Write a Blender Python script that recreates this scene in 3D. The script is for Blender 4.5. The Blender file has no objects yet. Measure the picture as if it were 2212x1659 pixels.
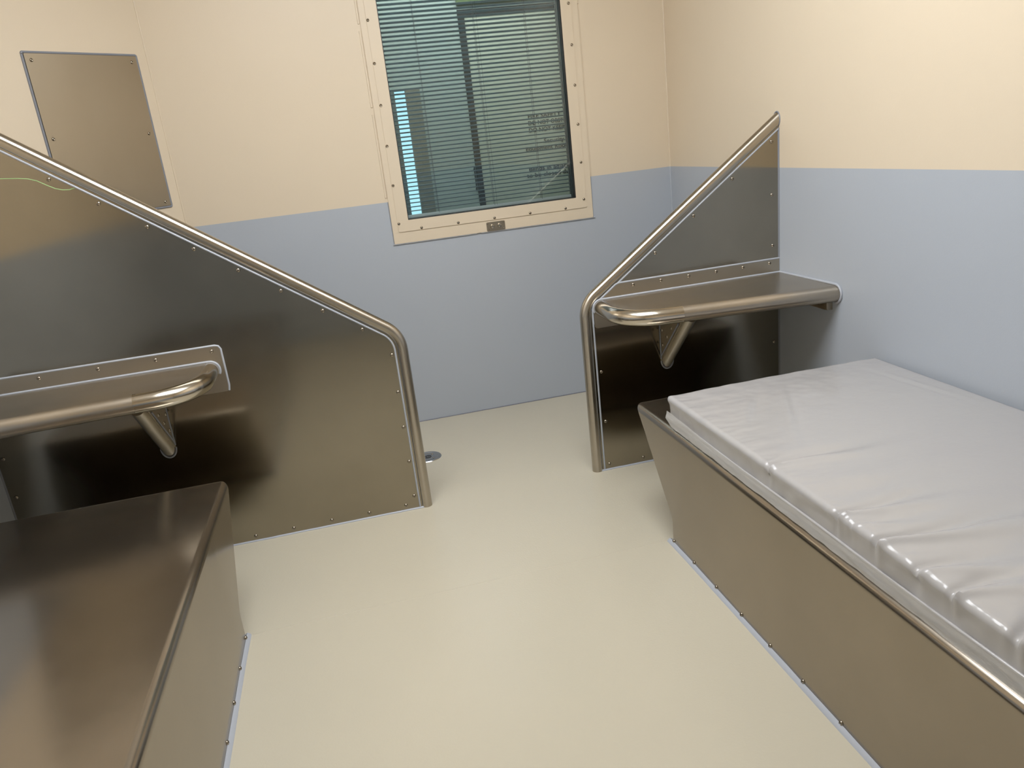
import bpy, bmesh, math, random
from mathutils import Vector, Matrix, noise as mnoise
random.seed(7)
sc = bpy.context.scene
COL = sc.collection
PI = math.pi

# ------------------------------------------------------------------ measures
XR, XL = 1.909, -1.43            # right / left wall
YB, YF = 4.234, -0.70            # back wall / wall behind the camera
ZC = 2.95                        # ceiling
ZBAND = 1.2613                   # where the blue dado stops
YP = 3.107                       # front face of both partition screens
XD = -0.7505                     # where the splayed corner wall meets the back wall

# ------------------------------------------------------------------ materials
def newmat(name):
    m = bpy.data.materials.new(name); m.use_nodes = True
    nt = m.node_tree; b = nt.nodes['Principled BSDF']
    return m, nt, b

def texco(nt, scale=(1, 1, 1), rot=(0, 0, 0)):
    t = nt.nodes.new('ShaderNodeTexCoord'); mp = nt.nodes.new('ShaderNodeMapping')
    mp.inputs['Scale'].default_value = scale; mp.inputs['Rotation'].default_value = rot
    nt.links.new(t.outputs['Object'], mp.inputs['Vector'])
    return mp.outputs['Vector']

def noise(nt, vec, scale, detail=3, rough=.5):
    n = nt.nodes.new('ShaderNodeTexNoise')
    n.inputs['Scale'].default_value = scale; n.inputs['Detail'].default_value = detail
    n.inputs['Roughness'].default_value = rough
    nt.links.new(vec, n.inputs['Vector']); return n

def ramp(nt, fac, a, b, p0=0., p1=1.):
    r = nt.nodes.new('ShaderNodeMapRange')
    r.inputs['From Min'].default_value = p0; r.inputs['From Max'].default_value = p1
    r.inputs['To Min'].default_value = a; r.inputs['To Max'].default_value = b
    nt.links.new(fac, r.inputs['Value']); return r.outputs['Result']

def bump(nt, h, strength, dist, prev=None):
    b = nt.nodes.new('ShaderNodeBump')
    b.inputs['Strength'].default_value = strength; b.inputs['Distance'].default_value = dist
    nt.links.new(h, b.inputs['Height'])
    if prev is not None: nt.links.new(prev, b.inputs['Normal'])
    return b.outputs['Normal']

def colmix(nt, fac, a, b):
    m = nt.nodes.new('ShaderNodeMix'); m.data_type = 'RGBA'
    m.inputs['A'].default_value = (*a, 1); m.inputs['B'].default_value = (*b, 1)
    if fac is not None: nt.links.new(fac, m.inputs['Factor'])
    return m.outputs['Result']

def plain(name, col, rough=.5, metal=0., coat=0., spec=.5):
    m, nt, b = newmat(name)
    b.inputs['Base Color'].default_value = (*col, 1); b.inputs['Roughness'].default_value = rough
    b.inputs['Metallic'].default_value = metal; b.inputs['Coat Weight'].default_value = coat
    b.inputs['Specular IOR Level'].default_value = spec
    return m

CREAM, BLUE = (.70, .60, .46), (.425, .462, .515)

def wall_mat(name):
    m, nt, b = newmat(name)
    g = nt.nodes.new('ShaderNodeNewGeometry'); s = nt.nodes.new('ShaderNodeSeparateXYZ')
    nt.links.new(g.outputs['Position'], s.inputs['Vector'])
    gt = nt.nodes.new('ShaderNodeMath'); gt.operation = 'GREATER_THAN'; gt.inputs[1].default_value = ZBAND
    nt.links.new(s.outputs['Z'], gt.inputs[0])
    nt.links.new(colmix(nt, gt.outputs[0], BLUE, CREAM), b.inputs['Base Color'])
    v = texco(nt)
    n1 = noise(nt, v, 260, 2); n2 = noise(nt, v, 6, 2)
    nt.links.new(ramp(nt, n2.outputs['Fac'], .33, .45), b.inputs['Roughness'])
    b.inputs['Specular IOR Level'].default_value = .42
    nt.links.new(bump(nt, n1.outputs['Fac'], .10, .002, bump(nt, n2.outputs['Fac'], .12, .012)), b.inputs['Normal'])
    return m

def floor_mat():
    m, nt, b = newmat('floor epoxy')
    v = texco(nt)
    n0 = noise(nt, v, 1.6, 3)
    nt.links.new(colmix(nt, n0.outputs['Fac'], (.50, .462, .368), (.53, .49, .392)), b.inputs['Base Color'])
    n1 = noise(nt, v, 150, 3, .6); n2 = noise(nt, v, 9, 3); n3 = noise(nt, v, 2.2, 2)
    nt.links.new(ramp(nt, n3.outputs['Fac'], .12, .24, .3, .7), b.inputs['Roughness'])
    b.inputs['Specular IOR Level'].default_value = .5
    nt.links.new(bump(nt, n1.outputs['Fac'], .30, .002, bump(nt, n2.outputs['Fac'], .10, .006)), b.inputs['Normal'])
    return m

def steel_mat(name, col, r0, r1, wav=.05, wscale=2.2, aniso=0., grain=None, broad=0., rbroad=.5, smudge=.12):
    """brushed steel: a sharper lobe plus a broad one; grain = direction across the brush lines"""
    m, nt, b = newmat(name)
    v0 = texco(nt)
    n0 = noise(nt, v0, 2.6, 4, .6); n2 = noise(nt, v0, wscale, 1)
    dk = tuple(c * (1 - smudge) for c in col)
    cc = colmix(nt, ramp(nt, n0.outputs['Fac'], 0, 1, .3, .7), dk, col)
    rr = ramp(nt, n0.outputs['Fac'], r0, r1, .3, .7)
    nn = bump(nt, n2.outputs['Fac'], wav, .03)
    tan = None
    if grain == 'axis':
        at = nt.nodes.new('ShaderNodeAttribute'); at.attribute_name = 'axis'; tan = at.outputs['Vector']
    elif grain:
        cx = nt.nodes.new('ShaderNodeCombineXYZ')
        for i in range(3): cx.inputs[i].default_value = grain[i]
        tan = cx.outputs[0]
    def fill(p, r):
        p.inputs['Metallic'].default_value = 1.
        nt.links.new(cc, p.inputs['Base Color']); nt.links.new(nn, p.inputs['Normal'])
        if isinstance(r, float): p.inputs['Roughness'].default_value = r
        else: nt.links.new(r, p.inputs['Roughness'])
        if tan is not None:
            p.inputs['Anisotropic'].default_value = aniso; nt.links.new(tan, p.inputs['Tangent'])
    fill(b, rr)
    if broad > 0:
        p2 = nt.nodes.new('ShaderNodeBsdfPrincipled'); fill(p2, rbroad); p2.inputs['Anisotropic'].default_value = 0
        mx = nt.nodes.new('ShaderNodeMixShader'); mx.inputs[0].default_value = broad
        out = [n for n in nt.nodes if n.type == 'OUTPUT_MATERIAL'][0]
        nt.links.new(b.outputs[0], mx.inputs[1]); nt.links.new(p2.outputs[0], mx.inputs[2]); nt.links.new(mx.outputs[0], out.inputs[0])
    return m

def set_axis(o, path):
    """store the run direction of a bent tube on its vertices (the polish lines run round the tube)"""
    P = [Vector(p) for p in path]
    at = o.data.attributes.new('axis', 'FLOAT_VECTOR', 'POINT')
    out = []
    for v in o.data.vertices:
        best, bt = 1e9, Vector((0, 0, 1))
        for i in range(len(P) - 1):
            d = P[i + 1] - P[i]; t = max(0, min(1, (v.co - P[i]).dot(d) / d.length_squared))
            q = (v.co - P[i] - d * t).length
            if q < best: best, bt = q, d.normalized()
        out += bt[:]
    at.data.foreach_set('vector', out)

M = {}
M['wall'] = wall_mat('two tone wall paint')
M['cream'] = plain('cream paint', CREAM, .42)
M['ceiling'] = plain('ceiling paint', (.82, .80, .76), .6)
M['floor'] = floor_mat()
SC = (.345, .312, .25)
M['steel_panel'] = steel_mat('brushed steel panel', SC, .11, .16, .05, 1.6, .6, (1, 0, 0), 0)
M['steel_bed'] = steel_mat('brushed steel bed', (.375, .33, .272), .15, .21, .02, 1.2, 0, None, .16, .50)
M['steel_shelf'] = steel_mat('brushed steel shelf', (.46, .41, .34), .20, .27, .02, 3, 0, None, .34, .52)
M['steel_tube'] = steel_mat('polished steel tube', (.50, .455, .385), .22, .25, 0, 2, .95, 'axis', 0)
M['steel_mirror'] = steel_mat('mirror polished steel', (.62, .57, .49), .13, .19, .02, 9)
M['steel_plate'] = steel_mat('satin steel plate', (.46, .41, .33), .30, .34, .015, 1.5, 0, None, 0, .5, .05)
M['screw'] = plain('screw steel', (.36, .32, .265), .13, 1.)
M['sealant'] = plain('pale blue grey sealant', (.41, .435, .485), .32)
M['sealant_dark'] = plain('grey sealant', (.22, .235, .27), .45)
M['sealant_joint'] = plain('dark joint sealant', (.16, .165, .20), .5)
M['gasket'] = plain('black gasket', (.012, .012, .013), .45)
M['reveal'] = plain('dark window lining', (.022, .024, .025), .4)
M['alu'] = plain('grey aluminium', (.32, .34, .34), .35, .8)
M['slat'] = plain('grey blue slat', (.36, .44, .49), .42)
M['rail'] = plain('pale slat rail', (.62, .64, .62), .35)
M['cord'] = plain('grey blind cord', (.13, .14, .14), .7)
M['door'] = plain('pale door leaf', (.60, .60, .49), .5)
M['corridor'] = plain('corridor wall', (.44, .49, .45), .55)
M['corridor_floor'] = plain('corridor floor', (.25, .27, .27), .4)
M['doorframe'] = plain('dark door frame', (.02, .024, .026), .45)
M['sideframe'] = plain('teal grey frame', (.13, .17, .17), .5)
M['ink'] = plain('black lettering', (.015, .02, .02), .6)
M['green'] = plain('green painted fascia', (.13, .17, .07), .55)
M['pale_line'] = plain('pale green line', (.33, .50, .22), .5)
M['drain'] = plain('chrome drain', (.42, .43, .44), .18, 1.)
M['hole'] = plain('dark hole', (.008, .008, .008), .6)

def emit(name, col, s):
    m = bpy.data.materials.new(name); m.use_nodes = True; nt = m.node_tree
    nt.nodes.clear(); e = nt.nodes.new('ShaderNodeEmission'); o = nt.nodes.new('ShaderNodeOutputMaterial')
    e.inputs['Color'].default_value = (*col, 1); e.inputs['Strength'].default_value = s
    nt.links.new(e.outputs[0], o.inputs[0]); return m
M['lamp'] = emit('lit ceiling diffuser', (.965, .99, 1.02), 11.2)
M['corridor_fill'] = emit('added corridor fill light', (.97, 1, .97), 11.5)
M['daylit'] = emit('daylit glazing', (.55, .90, 1.0), 1.35)

def pillar_mat():
    m, nt, b = newmat('mottled grey render')
    n = noise(nt, texco(nt), 60, 3)
    nt.links.new(colmix(nt, n.outputs['Fac'], (.17, .17, .14), (.30, .29, .23)), b.inputs['Base Color'])
    b.inputs['Roughness'].default_value = .7; return m
M['pillar'] = pillar_mat()

def glass_mat(name, tint, refl=1.):
    m = bpy.data.materials.new(name); m.use_nodes = True; nt = m.node_tree; nt.nodes.clear()
    t = nt.nodes.new('ShaderNodeBsdfTransparent'); t.inputs[0].default_value = (*tint, 1)
    g = nt.nodes.new('ShaderNodeBsdfGlossy'); g.inputs['Roughness'].default_value = .02
    g.inputs['Color'].default_value = (refl, refl, refl, 1)
    f = nt.nodes.new('ShaderNodeFresnel'); f.inputs['IOR'].default_value = 1.45
    mx = nt.nodes.new('ShaderNodeMixShader'); o = nt.nodes.new('ShaderNodeOutputMaterial')
    nt.links.new(f.outputs[0], mx.inputs[0]); nt.links.new(t.outputs[0], mx.inputs[1])
    nt.links.new(g.outputs[0], mx.inputs[2]); nt.links.new(mx.outputs[0], o.inputs[0]); return m
M['glass'] = glass_mat('teal tinted glass', (.905, .95, .955))

def mattress_mat():
    m, nt, b = newmat('grey mattress in clear film')
    v = texco(nt); vs = texco(nt, (1, 1.4, 1))
    n0 = noise(nt, v, 1.8, 2)
    nt.links.new(colmix(nt, n0.outputs['Fac'], (.375, .365, .372), (.405, .395, .385)), b.inputs['Base Color'])
    b.inputs['Roughness'].default_value = .55
    n1 = noise(nt, vs, 34, 4, .62); n2 = noise(nt, v, 5, 3)
    h = bump(nt, n1.outputs['Fac'], .12, .005, bump(nt, n2.outputs['Fac'], .16, .012))
    b.inputs['Coat Weight'].default_value = .9; b.inputs['Coat Roughness'].default_value = .12
    nt.links.new(h, b.inputs['Coat Normal'])
    nt.links.new(bump(nt, n2.outputs['Fac'], .10, .01), b.inputs['Normal'])
    return m
M['mattress'] = mattress_mat()

def film_mat():
    m = bpy.data.materials.new('clear plastic film'); m.use_nodes = True; nt = m.node_tree; nt.nodes.clear()
    t = nt.nodes.new('ShaderNodeBsdfTransparent')
    d = nt.nodes.new('ShaderNodeBsdfPrincipled')
    d.inputs['Base Color'].default_value = (.60, .585, .56, 1); d.inputs['Roughness'].default_value = .16
    d.inputs['Specular IOR Level'].default_value = .8
    v = texco(nt, (1, .45, 1)); n = noise(nt, v, 38, 4, .6)
    nt.links.new(bump(nt, n.outputs['Fac'], .3, .008), d.inputs['Normal'])
    f = nt.nodes.new('ShaderNodeLayerWeight'); f.inputs['Blend'].default_value = .30
    r = ramp(nt, f.outputs['Facing'], .50, .92)
    mx = nt.nodes.new('ShaderNodeMixShader'); o = nt.nodes.new('ShaderNodeOutputMaterial')
    nt.links.new(r, mx.inputs[0]); nt.links.new(t.outputs[0], mx.inputs[1])
    nt.links.new(d.outputs[0], mx.inputs[2]); nt.links.new(mx.outputs[0], o.inputs[0]); return m
M['film'] = film_mat()

# ------------------------------------------------------------------ mesh helpers
class MB:
    def __init__(s): s.v = []; s.f = []
    def add(s, vs, fs):
        o = len(s.v); s.v += [tuple(p) for p in vs]; s.f += [tuple(i + o for i in f) for f in fs]; return s
    def box(s, x0, x1, y0, y1, z0, z1):
        vs = [(x, y, z) for x in (x0, x1) for y in (y0, y1) for z in (z0, z1)]
        return s.add(vs, [(0, 1, 3, 2), (4, 6, 7, 5), (0, 4, 5, 1), (2, 3, 7, 6), (0, 2, 6, 4), (1, 5, 7, 3)])
    def prism(s, poly, a, b, fn):
        """extrude the 2-D polygon from a to b; fn(u, v, t) gives the point"""
        n = len(poly)
        vs = [fn(u, v, a) for u, v in poly] + [fn(u, v, b) for u, v in poly]
        fs = [tuple(range(n))[::-1], tuple(range(n, 2 * n))]
        fs += [(i, (i + 1) % n, n + (i + 1) % n, n + i) for i in range(n)]
        return s.add(vs, fs)
    def sweep(s, path, prof, closed_prof=True, cap=True, up=None):
        """prof: list of (a, b) in the frame (side, up) carried along the path"""
        P = [Vector(p) for p in path]; n = len(P); m = len(prof)
        T = [(P[min(i + 1, n - 1)] - P[max(i - 1, 0)]).normalized() for i in range(n)]
        u = Vector(up) if up else (Vector((0, 0, 1)) if abs(T[0].z) < .9 else Vector((1, 0, 0)))
        vs = []
        for i in range(n):
            if up is None and i: u = u - T[i] * u.dot(T[i])
            uu = (u - T[i] * u.dot(T[i])).normalized(); sd = T[i].cross(uu)
            if up is None: u = uu
            vs += [P[i] + sd * a + uu * b for a, b in prof]
        fs = []
        for i in range(n - 1):
            for j in range(m if closed_prof else m - 1):
                k = (j + 1) % m
                fs.append((i * m + j, i * m + k, (i + 1) * m + k, (i + 1) * m + j))
        if cap and closed_prof:
            fs.append(tuple(range(m))[::-1]); fs.append(tuple((n - 1) * m + j for j in range(m)))
        return s.add(vs, fs)
    def tube(s, path, r, n=12, cap=True, up=None):
        return s.sweep(path, [(r * math.cos(2 * PI * k / n), r * math.sin(2 * PI * k / n)) for k in range(n)], True, cap, up)
    def lathe(s, prof, n=18, fn=lambda x, y, z: (x, y, z)):
        m = len(prof); vs = []
        for k in range(n):
            a = 2 * PI * k / n
            vs += [fn(r * math.cos(a), r * math.sin(a), z) for r, z in prof]
        fs = []
        for k in range(n):
            l = (k + 1) % n
            fs += [(k * m + j, l * m + j, l * m + j + 1, k * m + j + 1) for j in range(m - 1)]
        return s.add(vs, fs)
    def mesh(s, name, mat, smooth=.6, bevel=0, recalc=True):
        me = bpy.data.meshes.new(name); me.from_pydata(s.v, [], s.f)
        bm = bmesh.new(); bm.from_mesh(me)
        bmesh.ops.remove_doubles(bm, verts=bm.verts, dist=1e-6)
        bmesh.ops.dissolve_degenerate(bm, edges=bm.edges, dist=1e-7)
        if recalc: bmesh.ops.recalc_face_normals(bm, faces=bm.faces)
        if bevel:
            es = [e for e in bm.edges if len(e.link_faces) == 2 and e.calc_face_angle(0) > .5]
            bmesh.ops.bevel(bm, geom=es, offset=bevel, segments=2, profile=.5, affect='EDGES')
        bm.to_mesh(me); bm.free()
        if smooth:
            me.polygons.foreach_set('use_smooth', [True] * len(me.polygons)); me.set_sharp_from_angle(angle=smooth)
        me.materials.append(mat); return me
    def build(s, name, mat, parent=None, smooth=.6, bevel=0, recalc=True):
        return link(name, s.mesh(name, mat, smooth, bevel, recalc), parent)

def link(name, data, parent=None, loc=None, rot=None):
    o = bpy.data.objects.new(name, data); COL.objects.link(o)
    if loc is not None: o.location = loc
    if rot is not None: o.rotation_mode = 'QUATERNION'; o.rotation_quaternion = rot
    if parent is not None:
        o.parent = parent
        w = Matrix.Identity(4); p = parent
        while p is not None:
            w = Matrix.Translation(p.location) @ p.matrix_parent_inverse @ w if p.parent else Matrix.Translation(p.location) @ w
            p = p.parent
        o.matrix_parent_inverse = w.inverted()
    return o

def root(name, label, cat, loc=(0, 0, 0), group=None, kind=None):
    o = bpy.data.objects.new(name, None); COL.objects.link(o); o.location = loc
    o.empty_display_size = .1
    if label: o['label'] = label
    if cat: o['category'] = cat
    if group: o['group'] = group
    if kind: o['kind'] = kind
    return o

def struct(name, mb, mat, label=None, smooth=.6):
    o = mb.build(name, mat, None, smooth); o['kind'] = 'structure'
    if label: o['label'] = label
    return o

# one screw: domed head, round socket with a centre pin; +Z is outward
def screw_mesh(R=.0078, h=.0042):
    p = [(0, h * .80), (R * .12, h * .80), (R * .12, h * .25), (R * .40, h * .25), (R * .42, h * .95), (R * .52, h),
         (R * .75, h * .80), (R * .92, h * .45), (R, h * .12), (R, -.001)]
    return MB().lathe(p, 20).mesh('screw', M['screw'], .7)
SCREW = screw_mesh(); SCREW_S = screw_mesh(.0045, .003)

def screw(parent, loc, normal, me=None):
    q = Vector((0, 0, 1)).rotation_difference(Vector(normal).normalized())
    return link('screw', me or SCREW, parent, loc, q)

def arc(cx, cy, r, a0, a1, n):
    return [(cx + r * math.cos(a0 + (a1 - a0) * i / n), cy + r * math.sin(a0 + (a1 - a0) * i / n)) for i in range(n + 1)]

def fillet(pts, rad, n=8):
    """polyline with rounded corners; rad one value or one per point (closed=False)"""
    out = [tuple(pts[0])]
    for i in range(1, len(pts) - 1):
        r = rad[i] if isinstance(rad, (list, tuple)) else rad
        a, b, c = Vector(pts[i - 1]), Vector(pts[i]), Vector(pts[i + 1])
        d1, d2 = (a - b).normalized(), (c - b).normalized()
        th = d1.angle(d2)
        if r <= 0 or th > PI - .01: out.append(tuple(b)); continue
        t = r / math.tan(th / 2); p1, p2 = b + d1 * t, b + d2 * t
        ctr = b + (d1 + d2).normalized() * (r / math.sin(th / 2))
        v1, v2 = p1 - ctr, p2 - ctr; ang = v1.angle(v2)
        for k in range(n + 1):
            s = k / n
            out.append(tuple(ctr + (v1 * math.sin((1 - s) * ang) + v2 * math.sin(s * ang)) / math.sin(ang)))
    out.append(tuple(pts[-1])); return out

def rrect(x0, x1, z0, z1, r, n=5):
    return (arc(x1 - r, z1 - r, r, 0, PI / 2, n) + arc(x0 + r, z1 - r, r, PI / 2, PI, n) +
            arc(x0 + r, z0 + r, r, PI, 1.5 * PI, n) + arc(x1 - r, z0 + r, r, 1.5 * PI, 2 * PI, n))

XZ = lambda u, v, t: (u, t, v)          # polygon in a wall facing -y
# ------------------------------------------------------------------ room shell
o = struct('floor', MB().box(XL - .1, XR + .1, YF - .1, YB + .10, -.1, 0), M['floor'])
MB().tube([(-.541, 2.3985, -.0012), (1.016, 2.4035, -.0012)], .0022, 8).build('floor_seam', M['floor'], o)
struct('ceiling', MB().box(XL - .1, XR + .1, YF - .1, YB + .10, ZC, ZC + .1), M['ceiling'])
struct('wall_right', MB().box(XR, XR + .1, YF, YB + .10, 0, ZC), M['wall'])
struct('wall_left', MB().box(XL - .1, XL, YF, YB + .10, 0, ZC), M['wall'])
struct('wall_front', MB().box(XL, XR, YF - .1, YF, 0, ZC), M['wall'])
# back wall with the window opening
WX0, WX1, WZ0, WZ1 = .371, 1.326, 1.156, 2.44
b = MB()
b.box(XD - .8, WX0 - .004, YB, YB + .10, 0, ZC).box(WX1 + .004, XR, YB, YB + .10, 0, ZC)
b.box(WX0 - .004, WX1 + .004, YB, YB + .10, 0, WZ0 - .004).box(WX0 - .004, WX1 + .004, YB, YB + .10, WZ1 + .004, ZC)
struct('wall_back', b, M['wall'])
# splayed wall across the back left corner
s2 = math.sqrt(.5)
def DW(s, z, t=0.):                      # s along the splayed wall from the back wall, t out into the room
    return (XD - s * s2 + t * s2, YB - s * s2 - t * s2, z)
L45 = (XD - XL) / s2
b = MB()
b.prism([(XD, YB), (XL, YB - (XD - XL)), (XL, YB)], 0, ZC, lambda u, v, t: (u, v, t))
struct('wall_back_left', b, M['wall'])
# paint-filled corner joints
struct('trim_1', MB().tube([(XR - .001, YB - .001, 0), (XR - .001, YB - .001, ZC)], .0055, 8), M['wall'])
struct('trim_2', MB().tube([(XD, YB - .0005, 0), (XD, YB - .0005, ZC)], .0045, 8), M['wall'])
# sealed joint between back wall and floor: thin and uneven
pts = [(-.7 + i * .05, YB - .002 + random.uniform(-.0012, .0012), .001) for i in range(int((XR + .7) / .05) + 1)]
struct('baseboard_back', MB().tube(pts, .0032, 6), M['sealant_joint'])

# ------------------------------------------------------------------ window
win = root('window_1', 'cream framed observation window with tinted glass in the back wall', None, (.85, YB, WZ0), kind='structure')
def ring(mb, o_, i_, y0, y1):
    """flat frame between two rounded rectangles"""
    n = len(o_)
    vs = [(x, y0, z) for x, z in o_] + [(x, y0, z) for x, z in i_] + [(x, y1, z) for x, z in o_] + [(x, y1, z) for x, z in i_]
    fs = []
    for k in range(n):
        l = (k + 1) % n
        fs += [(k, l, n + l, n + k), (2 * n + l, 2 * n + k, 3 * n + k, 3 * n + l), (k, 2 * n + k, 2 * n + l, l), (n + l, 3 * n + l, 3 * n + k, n + k)]
    return mb.add(vs, fs)
ring(MB(), rrect(.280, 1.420, 1.036, 2.56, .003), rrect(WX0 - .01, WX1 + .01, WZ0 - .01, WZ1 + .01, .003), YB - .009, YB + .01).build('outer_frame', M['cream'], win, .6)
bead = ring(MB(), rrect(.311, 1.385, 1.097, 2.50, .009), rrect(WX0, WX1, WZ0, WZ1, .002), YB - .0135, YB - .0088).build('glazing_bead', M['cream'], win, .6)
ysc = YB - .0135
for k in range(7):
    screw(win, (.318, ysc, 1.142 + .2018 * k), (0, -1, 0)); screw(win, (1.371, ysc, 1.143 + .202 * k), (0, -1, 0))
for x in (.437, .641, .846, 1.051, 1.258):
    screw(win, (x, ysc, 1.1065), (0, -1, 0)); screw(win, (x, ysc, 2.49), (0, -1, 0))
ring(MB(), rrect(WX0 - .012, WX1 + .012, WZ0 - .012, WZ1 + .012, .002), rrect(WX0 + .004, WX1 - .005, WZ0 + .003, WZ1 - .004, .002), YB - .0075, YB + .024).build('gasket', M['gasket'], win, .6)
# lining of the opening, with two pale lines down each side
ring(MB(), rrect(WX0 - .003, WX1 + .003, WZ0 - .003, WZ1 + .003, .001), rrect(WX0, WX1, WZ0, WZ1, .001), YB, YB + .10).build('reveal_lining', M['reveal'], win, .6)
for y in (YB + .036, YB + .070):
    ring(MB(), rrect(WX0 - .001, WX1 + .001, WZ0 - .001, WZ1 + .001, .001), rrect(WX0 + .005, WX1 - .005, WZ0 + .005, WZ1 - .005, .001), y, y + .007).build('spacer_bar', M['alu'], win, .6)
for y in (YB + .012, YB + .086):
    MB().box(WX0, WX1, y, y + .006, WZ0, WZ1).build('glass_pane', M['glass'], win, 0)
# raised stitch beads at the two sides of the frame, paint covered
for x, runs in ((.2715, ((1.284, 1.707), (1.743, 2.107), (2.139, 2.50))), (1.4235, ((1.267, 1.731), (1.766, 2.118), (2.15, 2.50)))):
    for z0, z1 in runs:
        MB().sweep([(x, YB - .001, z0), (x, YB - .001, z1)], [(-.006, -.002), (-.0045, .0025), (0, .004), (.0045, .0025), (.006, -.002)], True, True, (0, -1, 0)).build('sealant_bead', M['cream'], win, .8)
for x0, x1 in ((.272, .738), (.762, 1.432)):
    MB().sweep([(x0, YB - .001, 1.0335), (x1, YB - .001, 1.0335)], [(-.006, -.002), (-.004, .004), (.001, .007), (.005, .002)], True, True, (0, -1, 0)).build('sealant_bead', M['sealant'], win, .8)
MB().sweep([(.2775, YB - .001, 1.03), (.2775, YB - .001, ZBAND)], [(-.004, -.002), (0, .003), (.004, -.002)], True, True, (0, -1, 0)).build('sealant_bead', M['sealant'], win, .8)
MB().sweep([(1.4225, YB - .001, 1.03), (1.4225, YB - .001, ZBAND)], [(-.004, -.002), (0, .003), (.004, -.002)], True, True, (0, -1, 0)).build('sealant_bead', M['sealant'], win, .8)

# control plate for the blind, screwed to the bottom rail of the frame
cp = root('blind_control_plate', 'small steel plate with two knobs on the bottom of the window frame', 'control plate', (.848, YB - .009, 1.036))
MB().prism(rrect(.796, .901, 1.0375, 1.0865, .006), YB - .0125, YB - .009, XZ).build('face_plate', M['steel_plate'], cp, .5)
for kx, kz in ((.829, 1.0615), (.869, 1.0625)):
    k = MB().lathe([(0, .012), (.008, .0115), (.0105, .009), (.0125, .002), (.0125, 0)], 24, lambda x, y, z: (kx + x, YB - .0125 - z, kz + y)).build('knob', M['steel_mirror'], cp, .5)
    MB().box(kx - .0095, kx + .0095, YB - .0285, YB - .0235, kz - .0018, kz + .0018).build('grip', M['screw'], k, 0)
for x, z in ((.803, 1.080), (.894, 1.080), (.804, 1.045), (.894, 1.045)):
    screw(cp, (x, YB - .0125, z), (0, -1, 0), SCREW_S)

# venetian blind between the two panes
YBL = YB + .049
vb = root('venetian_blind', 'grey blue horizontal slat blind inside the tinted window', 'blind', (.85, YBL, 1.165))
b = MB(); tilt = math.tan(math.radians(12)); pitch = .02145
zz = 1.196
while zz < WZ1 - .035:
    pr = []
    for k in range(7):
        t = -1 + k / 3; pr.append((t * .0148, -t * .0148 * tilt + .0024 * (1 - t * t)))
    lo = [(y, z - .0006) for y, z in pr[::-1]]
    b.prism([(YBL + y, zz + z) for y, z in pr + lo], WX0 + .006, WX1 - .012, lambda u, v, t: (t, u, v))
    zz += pitch
b.build('slats', M['slat'], vb, .7)
MB().prism(rrect(YBL - .011, YBL + .011, 1.160, 1.176, .003), WX0 + .006, WX1 - .012, lambda u, v, t: (t, u, v)).build('bottom_rail', M['rail'], vb, .6)
MB().box(WX0 + .004, WX1 - .004, YBL - .014, YBL + .014, WZ1 - .026, WZ1 - .001).build('head_rail', M['rail'], vb, 0)
for x in (.552, .866, 1.142):
    for yy in (-.0152, .0152):
        MB().tube([(x, YBL + yy, 1.172), (x, YBL + yy, WZ1 - .01)], .0011, 6).build('ladder_cord', M['cord'], vb)
MB().tube([(.880, YBL - .0152, 1.172), (.880, YBL - .0152, WZ1 - .01)], .0008, 6).build('lift_cord', M['cord'], vb)

# ------------------------------------------------------------------ corridor seen through the glass
YC = 5.30
struct('wall_corridor', MB().box(-1.2, .44, YC, YC + .1, 0, 2.75).box(.66, .970, YC, YC + .1, 0, 2.75).box(.44, .66, YC, YC + .1, 1.893, 2.75).box(1.94, 3.4, YC, YC + .1, 0, 2.75).box(.970, 1.94, YC, YC + .1, 2.335, 2.75), M['corridor'])
struct('floor_corridor', MB().box(-1.2, 3.4, YB + .10, YC + .1, -.1, 0), M['corridor_floor'])
struct('ceiling_corridor', MB().box(-1.2, 3.4, YB + .10, YC + .1, 2.75, 2.85), M['ceiling'])
struct('wall_corridor_end', MB().box(-1.3, -1.2, YB + .10, YC + .1, 0, 2.75).box(3.4, 3.5, YB + .10, YC + .1, 0, 2.75), M['corridor'])
struct('trim_3', MB().box(.970, 3.4, YC - .02, YC, 2.36, 2.52), M['green'])
dr = root('door_1', 'pale corridor door with black lettering in a dark frame', None, (1.46, YC, 0), kind='structure')
MB().box(.972, 1.012, YC - .012, YC + .08, 0, 2.332).box(1.90, 1.94, YC - .012, YC + .08, 0, 2.332).box(1.012, 1.90, YC - .012, YC + .08, 2.292, 2.332).build('door_frame', M['doorframe'], dr, 0)
MB().box(1.014, 1.898, YC - .002, YC + .04, .008, 2.290).build('door_leaf', M['door'], dr, 0)
MB().tube([(.957, YC - .03, 1.20), (.957, YC - .03, 1.36)], .0045, 8).tube([(.957, YC, 1.215), (.957, YC - .03, 1.215)], .004, 8).tube([(.957, YC, 1.345), (.957, YC - .03, 1.345)], .004, 8).build('pull_bar', M['doorframe'], dr)
def letters(txt, x, z, size, width):
    c = bpy.data.curves.new('lettering', 'FONT'); c.body = txt; c.size = size; c.extrude = .0004; c.offset = .0006
    c.materials.append(M['ink'])
    t = link('lettering', c); bpy.context.view_layer.update()
    sx = width / max(t.dimensions.x, 1e-4)
    t.scale = (sx, 1, 1); t.rotation_euler = (PI / 2, 0, 0); t.location = (x, YC - .0045, z)
    t.parent = dr; t.matrix_parent_inverse = Matrix.Translation(dr.location).inverted()
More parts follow.
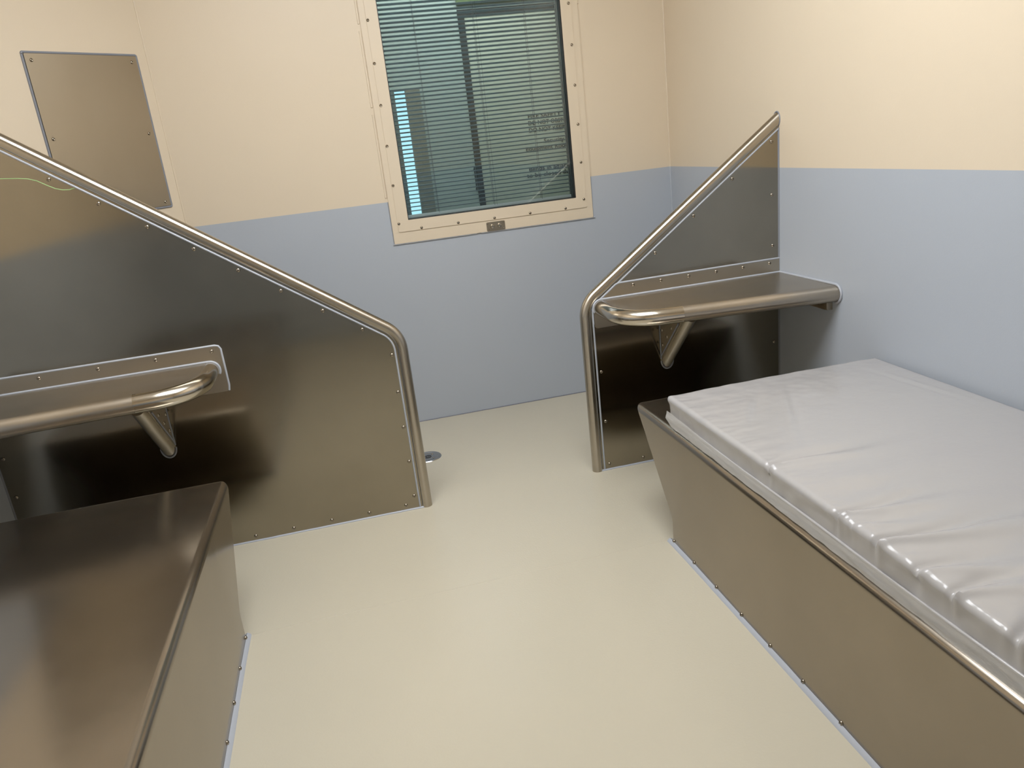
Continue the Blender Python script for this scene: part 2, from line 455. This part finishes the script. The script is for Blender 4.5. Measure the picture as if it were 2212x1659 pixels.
for txt, x, z, w in (('FIRE SAFETY', 1.368, 1.631, .232), ('DO NOT OBSTRUCT', 1.366, 1.588, .345), ('DO NOT KEEP', 1.366, 1.541, .252),
                     ('Security', 1.466, 1.464, .145), ('Equipment Room', 1.331, 1.4215, .315),
                     ('Blinds in adjacent', 1.340, 1.2875, .335), ('to be closed during', 1.322, 1.246, .385)):
    letters(txt, x, z, .038, w)
w2 = root('window_2', 'narrow bright sidelight in the corridor wall', None, (.53, YC, 0), kind='structure')
MB().box(.496, .566, YC + .02, YC + .03, .02, 1.885).build('lit_pane', M['daylit'], w2, 0)
MB().box(.44, .452, YC - .004, YC + .05, 0, 1.893).box(.470, .496, YC - .004, YC + .05, 0, 1.893).build('sidelight_frame', M['sideframe'], w2, 0)
MB().box(.452, .470, YC + .01, YC + .03, 0, 1.893).build('edge_strip', M['rail'], w2, 0)
MB().box(.566, .66, YC - .03, YC + .08, 0, 1.893).build('mottled_panel', M['pillar'], w2, 0)
cl = root('ceiling_light', 'unseen lit panel added on the corridor ceiling to light the view beyond the window', 'light', (.9, 4.85, 2.75))
MB().box(.2, 1.6, 4.70, 5.0, 2.735, 2.748).build('diffuser', M['corridor_fill'], cl, 0)  # added emitter out of view, lights the corridor behind the glass

# ------------------------------------------------------------------ partition screens
def screen(side):
    """side -1: left screen against the left wall; +1: right screen against the right wall"""
    yc, r = YP + .014, .0245
    if side < 0:
        xv, zc, slope, xw = .1695, .7905, .7185, XL
        name = 'tall brushed steel partition screen with sloping tube edge on the left wall'
    else:
        xv, zc, slope, xw = .9765, .7905, .7215, XR
        name = 'small triangular topped steel partition screen beside the window on the right wall'
    zw = zc + slope * abs(xw - xv)
    g = root('partition_screen', name, 'partition', (xv, yc, 0))
    path = fillet([(xv, 0), (xv, zc), (xw, zw)], .125, 14)
    poly = path + [(xw, 0)]
    MB().prism(poly, YP, YP + .028, XZ).build('panel', M['steel_panel'], g, .3)
    tp = [(x, yc, z) for x, z in path]
    ax_ = (Vector(tp[-1]) - Vector(tp[-2])).normalized()
    def cut(v):                                             # mitre the upper end flush with the wall
        p = Vector(v)
        return tuple(p + ax_ * ((xw - p.x) / ax_.x)) if abs((p - Vector(tp[-1])).dot(ax_)) < 1e-5 and (p - Vector(tp[-1])).length < r * 1.2 else v
    tb = MB().tube(tp, r, 32, True, (0, 1, 0)); tb.v = [cut(v) for v in tb.v]
    set_axis(tb.build('edge_tube', M['steel_tube'], g, .8), tp)
    # sealant where panel and tube meet
    d = .0305
    ins = []
    for i, (x, z) in enumerate(path):
        a = path[max(i - 1, 0)]; c = path[min(i + 1, len(path) - 1)]
        t = Vector((c[0] - a[0], c[1] - a[1])).normalized()
        nrm = Vector((-t.y, t.x)) * (1 if side < 0 else -1)
        ins.append((x + nrm.x * d, YP - .0005, z + nrm.y * d))
    MB().tube(ins, .0042, 8, True, (0, 1, 0)).build('tube_sealant', M['sealant'], g, .8)
    n = 40; base = []
    for i in range(n + 1):
        x = xv + (xw - xv) * i / n
        base.append((x, YP - .001 + random.uniform(-.0015, .0015), .0005))
    MB().tube(base, .0055, 8).build('floor_sealant', M['sealant'], g, .8)
    MB().tube([(xw, YP, .02), (xw, YP, zw - .035)], .0055, 8).build('wall_sealant', M['sealant_dark'], g, .8)
    if side > 0:
        el = [(XR - .0005, yc + .0245 * math.cos(a), zw + .0315 * math.sin(a)) for a in [2 * PI * k / 24 for k in range(25)]]
        MB().tube(el, .0032, 8, True, (1, 0, 0)).build('collar_sealant', M['sealant_dark'], g, .8)
    if side < 0:
        pos = [(-.971 - .1425 * k, 1.551 + .1025 * k) for k in (1, 2)] + [(-.971, 1.551), (-.831, 1.449), (-.688, 1.346), (-.545, 1.244), (-.404, 1.143), (-.263, 1.041), (-.119, .938), (.022, .837),
               (.124, .711), (.124, .547), (.123, .388), (.123, .227), (.120, .062), (.078, .025), (-.084, .024), (-.246, .025), (-.408, .024), (-.567, .023), (-.73, .023),
               (-1.404, .554), (-1.404, .390), (-1.404, .72), (-1.404, 1.05), (-1.404, 1.3)]
    else:
        pos = [(1.875, 1.374), (1.875, 1.149), (1.878, .926), (1.686, 1.240), (1.499, 1.106), (1.313, .971), (1.027, .478), (1.029, .240), (1.032, .027), (1.883, .475), (1.883, .240), (1.20, .026), (1.36, .026)]
    for x, z in pos: screw(g, (x, YP, z), (0, -1, 0))
    if side < 0:
        pm = [(-1.20, 1.575), (-1.123, 1.571), (-1.065, 1.565), (-1.035, 1.560), (-1.009, 1.550), (-.982, 1.532), (-.957, 1.517), (-.935, 1.510), (-.913, 1.508), (-.897, 1.511), (-.886, 1.516)]
        MB().tube([(x, YP - .0002, z) for x, z in pm], .0016, 6, True, (0, 1, 0)).build('green_line', M['pale_line'], g, .8)  # thin pale green curve across the upper face of the screen
    return g
screen(-1); screen(1)

# ------------------------------------------------------------------ wall desks hung on the screens
def desk(side):
    r, zcn = .0335, .7700
    if side < 0:
        x0, xe, xw, yf, yw = -.587, -.735, XL, 2.785, 2.735
        lab = 'steel desk shelf with rounded front corner on the tall left screen'
        sx = -.815; gx = -.789
    else:
        x0, xe, xw, yf, yw = 1.0455, 1.205, XR, 2.780, 2.690
        lab = 'steel desk shelf above the mattress on the small right screen'
        sx = 1.3435; gx = 1.3165
    g = root('wall_desk', lab, 'desk', (sx, YP, .44), 'fixed steel desks')
    slope = (yw - yf) / (xw - xe)
    corner_y = yf + slope * (x0 - xe)
    path = fillet([(x0, YP), (x0, corner_y), (xw, yw)], .165, 14)
    # slab with a bull-nosed front edge
    vs, fs = [], []; prof = [PI / 2 - PI * k / 12 for k in range(13)]; m = len(prof)
    nr = []
    for i, (x, y) in enumerate(path):
        a = path[max(i - 1, 0)]; c = path[min(i + 1, len(path) - 1)]
        t = Vector((c[0] - a[0], c[1] - a[1])).normalized()
        nn = Vector((-t.y, t.x)); nn = nn if nn.dot(Vector((0, -1)) + Vector((-side, 0)) * .5) > 0 else -nn
        nr.append(nn)
        vs += [(x + nn.x * r * math.cos(al), y + nn.y * r * math.cos(al), zcn + r * math.sin(al)) for al in prof]
    for i in range(len(path) - 1):
        fs += [(i * m + j, i * m + j + 1, (i + 1) * m + j + 1, (i + 1) * m + j) for j in range(m - 1)]
    nv = len(vs)
    vs += [(xw, YP, zcn + r), (xw, YP, zcn - r)]
    fs.append(tuple(i * m for i in range(len(path))) + (nv,))
    fs.append(tuple(i * m + m - 1 for i in range(len(path)))[::-1] + (nv + 1,))
    MB().add(vs, fs).build('desk_top', M['steel_shelf'], g, .5)
    # polished bent tube closing the front corner
    k = len(path) - 1
    tp = [(x, y, zcn) for x, y in path[:k]]
    e0, e1 = Vector(path[k - 1]), Vector(path[k]); dd = (e1 - e0).normalized()
    for s_ in (.03, .06, .082 if side > 0 else .05): tp.append((e0.x + dd.x * s_, e0.y + dd.y * s_, zcn))
    q = MB().tube(tp, r + .0012, 26, True, (0, 0, 1)).build('corner_tube', M['steel_mirror'], g, .8)
    # upstand plate on the screen
    if side < 0:
        pl = [(XL, .676), (-.547, .676)] + arc(-.547, .689, .013, -PI / 2, 0, 5)[1:] + arc(-.549, .850, .014, 0, PI / 2, 5) + [(XL, .864)]
        seal = [(XL, YP - .002, .866), (-.552, YP - .002, .866), (-.540, YP - .002, .862), (-.533, YP - .002, .85), (-.532, YP - .002, .70), (-.536, YP - .002, .678)]
    else:
        pl = [(XR, .680), (1.027, .680)] + arc(1.025, .691, .011, -PI / 2, -PI, 5)[1:] + [(1.012, .768), (1.024, .786), (1.122, .857), (1.136, .862), (XR, .862)]
        seal = [(1.008, YP - .002, .70), (1.008, YP - .002, .768), (1.021, YP - .002, .789), (1.120, YP - .002, .861), (1.136, YP - .002, .8655), (XR, YP - .002, .8655)]
    MB().prism(pl, YP - .0045, YP, XZ).build('mounting_plate', M['steel_plate'], g, .3)
    MB().tube(seal, .0042, 8, True, (0, 1, 0)).build('plate_sealant', M['sealant'], g, .8)
    xs = (-1.406, -1.196, -.986, -.777, -.568) if side < 0 else (1.201, 1.331, 1.463, 1.595, 1.727, 1.859)
    for x in xs: screw(g, (x, YP - .0045, .8455 if side < 0 else .8485), (0, -1, 0))
    # sealant where the top meets plate, tube and wall
    if side < 0:
        js = [(XL, YP - .008, zcn + r)] + [(x, YP - .008, z) for x, z in arc(x0, zcn, r + .003, PI / 2, -.5, 8)]
    else:
        js = [(x, YP - .008, z) for x, z in arc(x0, zcn, r + .003, PI + .5, PI / 2, 8)] + [(XR, YP - .008, zcn + r)]
    MB().tube(js, .0045, 8).build('top_sealant', M['sealant'], g, .8)
    wj = [(xw - side * .003, YP - .01, zcn + r)] + [(xw - side * .003, yw - (r + .004) * math.cos(a), zcn + (r + .004) * math.sin(a)) for a in [PI / 2 - PI * k_ / 10 for k_ in range(11)]]
    MB().tube(wj, .0055, 8).build('wall_sealant', M['sealant'] if side > 0 else M['sealant_dark'], g, .8)
    # inclined strut tube, cut against the screen, with its gusset plate
    p0 = Vector((sx, YP + .02, .462)); dv = Vector((0, -.245, .235)).normalized()
    set_axis(MB().tube([p0, p0 + dv * .39], .0262, 24, True, (1, 0, 0)).build('strut', M['steel_tube'], g, .8), [p0, p0 + dv * .39])
    tri = [(YP, .475), (YP, zcn - r), (2.865, zcn - r), (2.885, .700)]
    MB().prism(tri, gx - .002, gx + .002, lambda u, v, t: (t, u, v)).build('gusset', M['steel_plate'], g, 0)
    nx = -1 if side > 0 else 1
    for y, z in ((3.083, .630), (2.981, .660), (3.030, .611), (3.081, .562)):
        screw(g, (gx + nx * .002, y, z), (nx, 0, 0))
    MB().tube([(gx + nx * .002, YP - .003, zcn - r), (gx + nx * .002, YP - .003, .49)], .004, 8).build('gusset_sealant', M['sealant_dark'], g, .8)
    MB().tube([(gx + nx * .003, 2.902, .697), (gx + nx * .003, 3.100, .505)], .0035, 8).build('gusset_sealant', M['sealant_dark'], g, .8)
    el = [(sx + .029 * math.cos(a), YP - .001, .481 + .041 * math.sin(a)) for a in [PI + PI * k_ / 14 for k_ in range(15)]]
    MB().tube(el, .0035, 8, True, (0, 1, 0)).build('strut_sealant', M['sealant_dark'], g, .8)
    # bearer angle under the wall end
    bx = xw - side * .024
    MB().prism([(2.715, zcn - r + .001), (2.715, .703), (2.722, .699), (3.05, .699), (3.05, zcn - r + .001)], bx - .002, bx + .002, lambda u, v, t: (t, u, v)).box(min(bx, xw), max(bx, xw), 2.713, 2.718, .698, zcn - r + .001).build('wall_bearer', M['steel_plate'], g, 0)
    screw(g, (bx - side * .002, 2.77, .718), (-side, 0, 0), SCREW_S)
    return g
desk(-1); desk(1)

# ------------------------------------------------------------------ steel bed plinths
def bed(side):
    xa, xw = (-.541, XL + .002) if side < 0 else (1.016, XR - .002)
    ZT = .467; y0 = .30
    lab = ('bare brushed steel bed plinth along the left wall' if side < 0 else 'steel bed plinth under the wrapped mattress on the right')
    g = root('bed_plinth', lab, 'bed', ((xa + xw) / 2, 1.4, 0), 'steel bed plinths')
    prof = fillet([(2.392, 0), (2.392, .10), (2.690, ZT)], .06, 6)       # end face: short upright toe, then leaning out
    bm = bmesh.new()
    ins = side * .0                                                       # plan: slight set-back of the last panel
    def X(y): return xa - side * (.0035 * max(0, (y - 2.24)) / .25)
    ring1 = [(y, z) for y, z in prof]
    # aisle face: bottom row and top row
    aisle_b = [(X(2.24), 2.24, 0)]; aisle_t = [(X(2.24), 2.24, ZT)]
    vA = [bm.verts.new((xa, y0, 0)), bm.verts.new((xa, y0, ZT)), bm.verts.new((xa, 2.24, 0)), bm.verts.new((xa, 2.24, ZT))]
    vE = [bm.verts.new((X(y), y, z)) for y, z in ring1]                   # corner edge, bottom to top
    vW = [bm.verts.new((xw, y, z)) for y, z in ring1]
    vN = [bm.verts.new((xw, y0, 0)), bm.verts.new((xw, y0, ZT))]
    bm.faces.new((vA[0], vA[2], vA[3], vA[1]))
    bm.faces.new([vA[2]] + vE + [vA[3]])
    for i in range(len(ring1) - 1): bm.faces.new((vE[i], vW[i], vW[i + 1], vE[i + 1]))
    bm.faces.new((vA[1], vA[3], vE[-1], vW[-1], vN[1]))
    bm.faces.new((vA[0], vA[1], vN[1], vN[0]))
    bm.faces.new([vN[0], vN[1]] + vW[::-1])
    bm.faces.new((vA[0], vN[0], vW[0], vE[0], vA[2]))
    bmesh.ops.recalc_face_normals(bm, faces=bm.faces)
    bm.edges.ensure_lookup_table()
    def has(e, p, q): return {v for v in e.verts} == {p, q}
    top = [e for e in bm.edges if all(abs(v.co.z - ZT) < 1e-5 for v in e.verts) and not all(abs(v.co.x - xw) < 1e-5 for v in e.verts) and not all(abs(v.co.y - y0) < 1e-5 for v in e.verts)]
    cor = [e for e in bm.edges if any(has(e, vE[i], vE[i + 1]) for i in range(len(vE) - 1))]
    bmesh.ops.bevel(bm, geom=top + cor, offset=.026, segments=6, profile=.5, affect='EDGES', clamp_overlap=True)
    me = bpy.data.meshes.new('plinth_body'); bm.to_mesh(me); bm.free()
    me.polygons.foreach_set('use_smooth', [True] * len(me.polygons)); me.set_sharp_from_angle(angle=.55)
    me.materials.append(M['steel_bed'])
    link('plinth_body', me, g)
    for k in range(12): screw(g, (X(2.368 - .165 * k), 2.368 - .165 * k, .0125), (-side, 0, 0))
    pts = [(X(y) - side * .001, y, .001 + random.uniform(-.001, .001)) for y in [2.40 - .06 * k for k in range(36)]]
    MB().sweep(pts, [(-.012, -.002), (-.010, .003), (0, .010), (.010, .003), (.012, -.002)], True, True, (0, 0, 1)).build('floor_sealant', M['sealant'], g, .8)
    return g
bed(-1); bed(1)

# ------------------------------------------------------------------ mattress in clear film
def mattress():
    g = root('mattress', 'pale grey mattress in clear plastic film on the right hand plinth', 'mattress', (1.46, 1.4, .467))
    x0, x1, ya, yb, z0, z1 = 1.036, 1.893, .36, 2.412, .4685, .571
    # pulled folds of the cover: start y on the aisle edge, plan angle, length, depth, width
    folds = [(1.748, .05, .40, .0110, .020), (1.449, -.04, .34, .0110, .020), (1.302, -.05, .50, .0130, .024), (1.178, -.10, .46, .0085, .030),
             (1.085, .02, .24, .0110, .022), (.942, .16, .34, .0140, .030), (.80, .0, .25, .009, .02), (.62, -.1, .25, .008, .02), (1.392, -.2, .16, .0045, .012)]
    broad = [(1.23, 2.17, 1.00, .26, .0040, .020), (1.32, 2.08, 1.10, .30, .0032, .016), (1.20, 1.55, -.05, .5, .0030, .05), (1.25, 1.22, -.14, .6, .0040, .05),
             (1.80, 2.10, -1.45, .22, .0040, .010), (1.35, 1.02, -.06, .5, .0035, .04)]
    N3 = lambda x, y, z=0.: mnoise.noise(Vector((x, y, z)))
    def top(x, y):
        d = 0.
        for yk, an, L, A, w in folds:
            dx, dy = x - x0, y - yk
            a = dx * math.cos(an) + dy * math.sin(an); p = -dx * math.sin(an) + dy * math.cos(an)
            if a < -.03: continue
            p += .006 * math.sin(a * 17 + yk * 9)
            ww = w * (.40 + 1.7 * max(a, 0) / L); f = math.exp(-(max(a, 0) / L) ** 2 * 1.8)
            u = p / ww
            if abs(u) < 4: d += A * f * (-1.15 * math.exp(-u * u) + .95 * math.exp(-(u + 1.5) ** 2))
        for bx, by, an, L, A, w in broad:
            dx, dy = x - bx, y - by
            a = dx * math.cos(an) + dy * math.sin(an); p = (-dx * math.sin(an) + dy * math.cos(an)) / w
            if abs(p) < 4: d += A * math.exp(-(a / L) ** 2 * 2) * p * math.exp(-p * p) * 1.6
        e = math.exp(-(x - x0) / .10)                         # small crumples gather along the edge and the far end
        q = math.exp(-(2.41 - y) / .30)
        d += e * (.0030 * N3(x * 9, y * 26) + .0016 * N3(x * 22, y * 60, 3)) + q * (.0022 * N3(x * 13, y * 12, 7) + .0011 * N3(x * 34, y * 30, 9))
        d += .0012 * N3(x * 3.1, y * 3.4, 5)
        return d
    nu, ny = 86, 300
    # closed cross-section, walked from the aisle-side bottom over the top
    sec = []
    r1, r2 = .016, .022
    sec += [(x1 - .02, z0, 'b'), (x0 + .30, z0, 'b'), (x0 + .10, z0, 'b')]
    sec += [(x0 + r2 + r2 * math.cos(a), z0 + r2 + r2 * math.sin(a), 's') for a in [-PI / 2 - PI / 2 * k / 5 for k in range(6)]]
    sec += [(x0, z0 + r2 + (z1 - r1 - z0 - r2) * k / 5, 's') for k in range(1, 5)]
    sec += [(x0 + r1 + r1 * math.cos(a), z1 - r1 + r1 * math.sin(a), 't') for a in [PI - PI / 2 * k / 6 for k in range(7)]]
    sec += [(x0 + r1 + (x1 - x0 - 2 * r1) * (k / nu) ** 1.25, z1, 't') for k in range(1, nu)]
    sec += [(x1 - r1 + r1 * math.cos(a), z1 - r1 + r1 * math.sin(a), 'w') for a in [PI / 2 - PI / 2 * k / 4 for k in range(5)]]
    sec += [(x1, z0 + .03, 'w')]
    m = len(sec)
    ys = [yb - (yb - ya) * k / ny for k in range(ny + 1)]
    vs, fs = [], []
    zm = (z0 + z1) / 2
    def put(y, inset):
        for x, z, t in sec:
            xx = min(max(x, x0 + inset), x1 - inset); zz_ = min(max(z, z0 + min(inset, .03)), z1 - inset * .75)
            if t == 't':
                d = top(x, y); zz_ += d + .004 * math.sin(PI * min(max((x - x0) / (x1 - x0), 0), 1))
                if x < x0 + .03:
                    xx += -d * .45 * (1 - (x - x0) / .03)
            if t == 's':
                xx += .0045 * math.sin(PI * (z - z0) / (z1 - z0)) + .0042 * N3(y * 11, z * 20) + .0026 * N3(y * 27, z * 34, 2) - .5 * top(x0 + .004, y) * max(0, (z - z0 - .02) / (z1 - z0))
            vs.append((xx, y, zz_))
    rings = []
    for k in range(4): rings.append((yb + .006 - .004 * (k / 3) * 0 - .006 * (1 - math.cos(PI / 2 * (1 - k / 3))) * 0 - (.010 * (1 - math.sin(PI / 2 * (1 - k / 3)))), .012 * (1 - math.sin(PI / 2 * k / 3))))
    for y in ys[1:]: rings.append((y - .006, 0))
    for y, i_ in rings: put(y, i_)
    n = len(rings)
    for i in range(n - 1):
        for j in range(m):
            k = (j + 1) % m; fs.append((i * m + j, i * m + k, (i + 1) * m + k, (i + 1) * m + j))
    fs.append(tuple(range(m))[::-1]); fs.append(tuple((n - 1) * m + j for j in range(m)))
    b = MB().add(vs, fs).build('padded_body', M['mattress'], g, 1.2)
    # piping along the aisle side
    pp = [(x0 + .0010, y, .5005 + .0015 * math.sin(9 * y)) for y in [yb - .03 - (yb - ya - .05) * k / 90 for k in range(91)]]
    MB().tube(pp, .0042, 8).build('piping', M['mattress'], b, .8)
    # loose edge of the film, tucked under and hanging along the aisle side
    N = 300; vs, fs = [], []
    rows = 8
    for i in range(N + 1):
        y = yb + .004 - (yb - ya) * i / N
        up = .503 + .014 * math.exp(-((y - 2.4) / .25) ** 2) + .006 * N3(y * 3, 1) + .002 * N3(y * 14, 2)
        low = .4700 + .0022 * N3(y * 9, 4) + .0012 * N3(y * 30, 6)
        if y > 2.37: low += .020 * (y - 2.37) / .046
        for j in range(rows + 1):
            t = j / rows
            out = .0024 + .0026 * N3(y * 10, t * 2, 8) * t + .0018 * N3(y * 24 + t * 6, t * 4, 11) * t + .0068 * t
            vs.append((x0 - out, y, up + (low - up) * t))
    for i in range(N):
        for j in range(rows):
            a = i * (rows + 1) + j; fs.append((a, a + 1, a + rows + 2, a + rows + 1))
    MB().add(vs, fs).build('plastic_wrap', M['film'], g, 1.2, 0, False)
    return g
mattress()

# ------------------------------------------------------------------ access panel on the splayed wall
ap = root('access_panel', 'flat steel access panel screwed to the cream corner wall at left', 'panel', DW(.32, 1.383))
MB().prism(rrect(.063, .577, 1.383, 2.073, .006), .001, .006, lambda u, v, t: DW(u, v, t)).build('cover_plate', M['steel_plate'], ap, .5)
MB().tube([DW(s, z, .001) for s, z in rrect(.058, .583, 1.377, 2.078, .006)] + [DW(.583, 2.07, .001)], .0055, 8).build('edge_sealant', M['sealant_dark'], ap, .8)
nd = (s2, -s2, 0)
for s in (.089, .551):
    for z in (2.046, 1.7255, 1.402): screw(ap, DW(s, z, .006), nd)

# ------------------------------------------------------------------ floor drain
dx, dy = .243, 3.675
fd = root('floor_drain', 'round chrome floor drain beside the foot of the left screen', 'drain', (dx, dy, 0))
MB().lathe([(0, .0018), (.012, .0018), (.012, .0012), (.046, .0012), (.05, .0035), (.058, .0038), (.068, .003), (.071, .0)], 40, lambda x, y, z: (dx + x, dy + y, z)).build('cover', M['drain'], fd, .5)
MB().lathe([(.0145, .0021), (.0185, .0021)], 32, lambda x, y, z: (dx + x, dy + y, z)).lathe([(.006, .0024), (.0095, .0024)], 32, lambda x, y, z: (dx + x, dy + y, z)).build('slot_rings', M['hole'], fd, 0)
for k in range(4):
    a = PI / 4 + k * PI / 2
    screw(fd, (dx + .038 * math.cos(a), dy + .038 * math.sin(a), .0012), (0, 0, 1), SCREW_S)

# ------------------------------------------------------------------ lamp in the room
LX, LY = .25, 2.08
rl = root('ceiling_light', 'large lit box diffuser on the ceiling above the aisle', 'light', (LX, LY, ZC))
MB().box(LX - .88, LX + .88, LY - .62, LY + .62, ZC - .03, ZC).build('housing', M['cream'], rl, 0)
MB().prism(rrect(LX - .86, LX + .86, LY - .60, LY + .60, .05), ZC - .13, ZC - .03, lambda u, v, t: (u, v, t)).build('diffuser', M['lamp'], rl, .5)

# ------------------------------------------------------------------ world, camera, view
w = bpy.data.worlds.new('world'); sc.world = w; w.use_nodes = True
w.node_tree.nodes['Background'].inputs['Color'].default_value = (0, 0, 0, 1)
f, yaw, pitch, roll = 1643.73, .19550, -.30730, -.11520
cy_, sy_ = math.cos(yaw), math.sin(yaw); cp_, sp_ = math.cos(pitch), math.sin(pitch)
fw = Vector((sy_ * cp_, cy_ * cp_, sp_)); rt = Vector((cy_, -sy_, 0)); up = rt.cross(fw)
cr, sr = math.cos(roll), math.sin(roll)
rt2 = rt * cr + up * sr; up2 = up * cr - rt * sr
cam = bpy.data.cameras.new('camera'); co = bpy.data.objects.new('camera', cam); COL.objects.link(co)
co.matrix_world = Matrix(((rt2.x, up2.x, -fw.x, 0), (rt2.y, up2.y, -fw.y, 0), (rt2.z, up2.z, -fw.z, 1.5), (0, 0, 0, 1)))
cam.sensor_fit = 'HORIZONTAL'; cam.sensor_width = 36.; cam.lens = f / 2212 * 36.; cam.clip_start = .02
sc.camera = co
sc.view_settings.view_transform = 'Standard'; sc.view_settings.look = 'None'
sc.view_settings.gamma = 1; sc.view_settings.use_curve_mapping = False; sc.view_settings.exposure = 0.
sc.cycles.max_bounces = 14; sc.cycles.diffuse_bounces = 6; sc.cycles.glossy_bounces = 8; sc.cycles.transparent_max_bounces = 16
sc.cycles.use_denoising = True; sc.cycles.sample_clamp_indirect = 6.
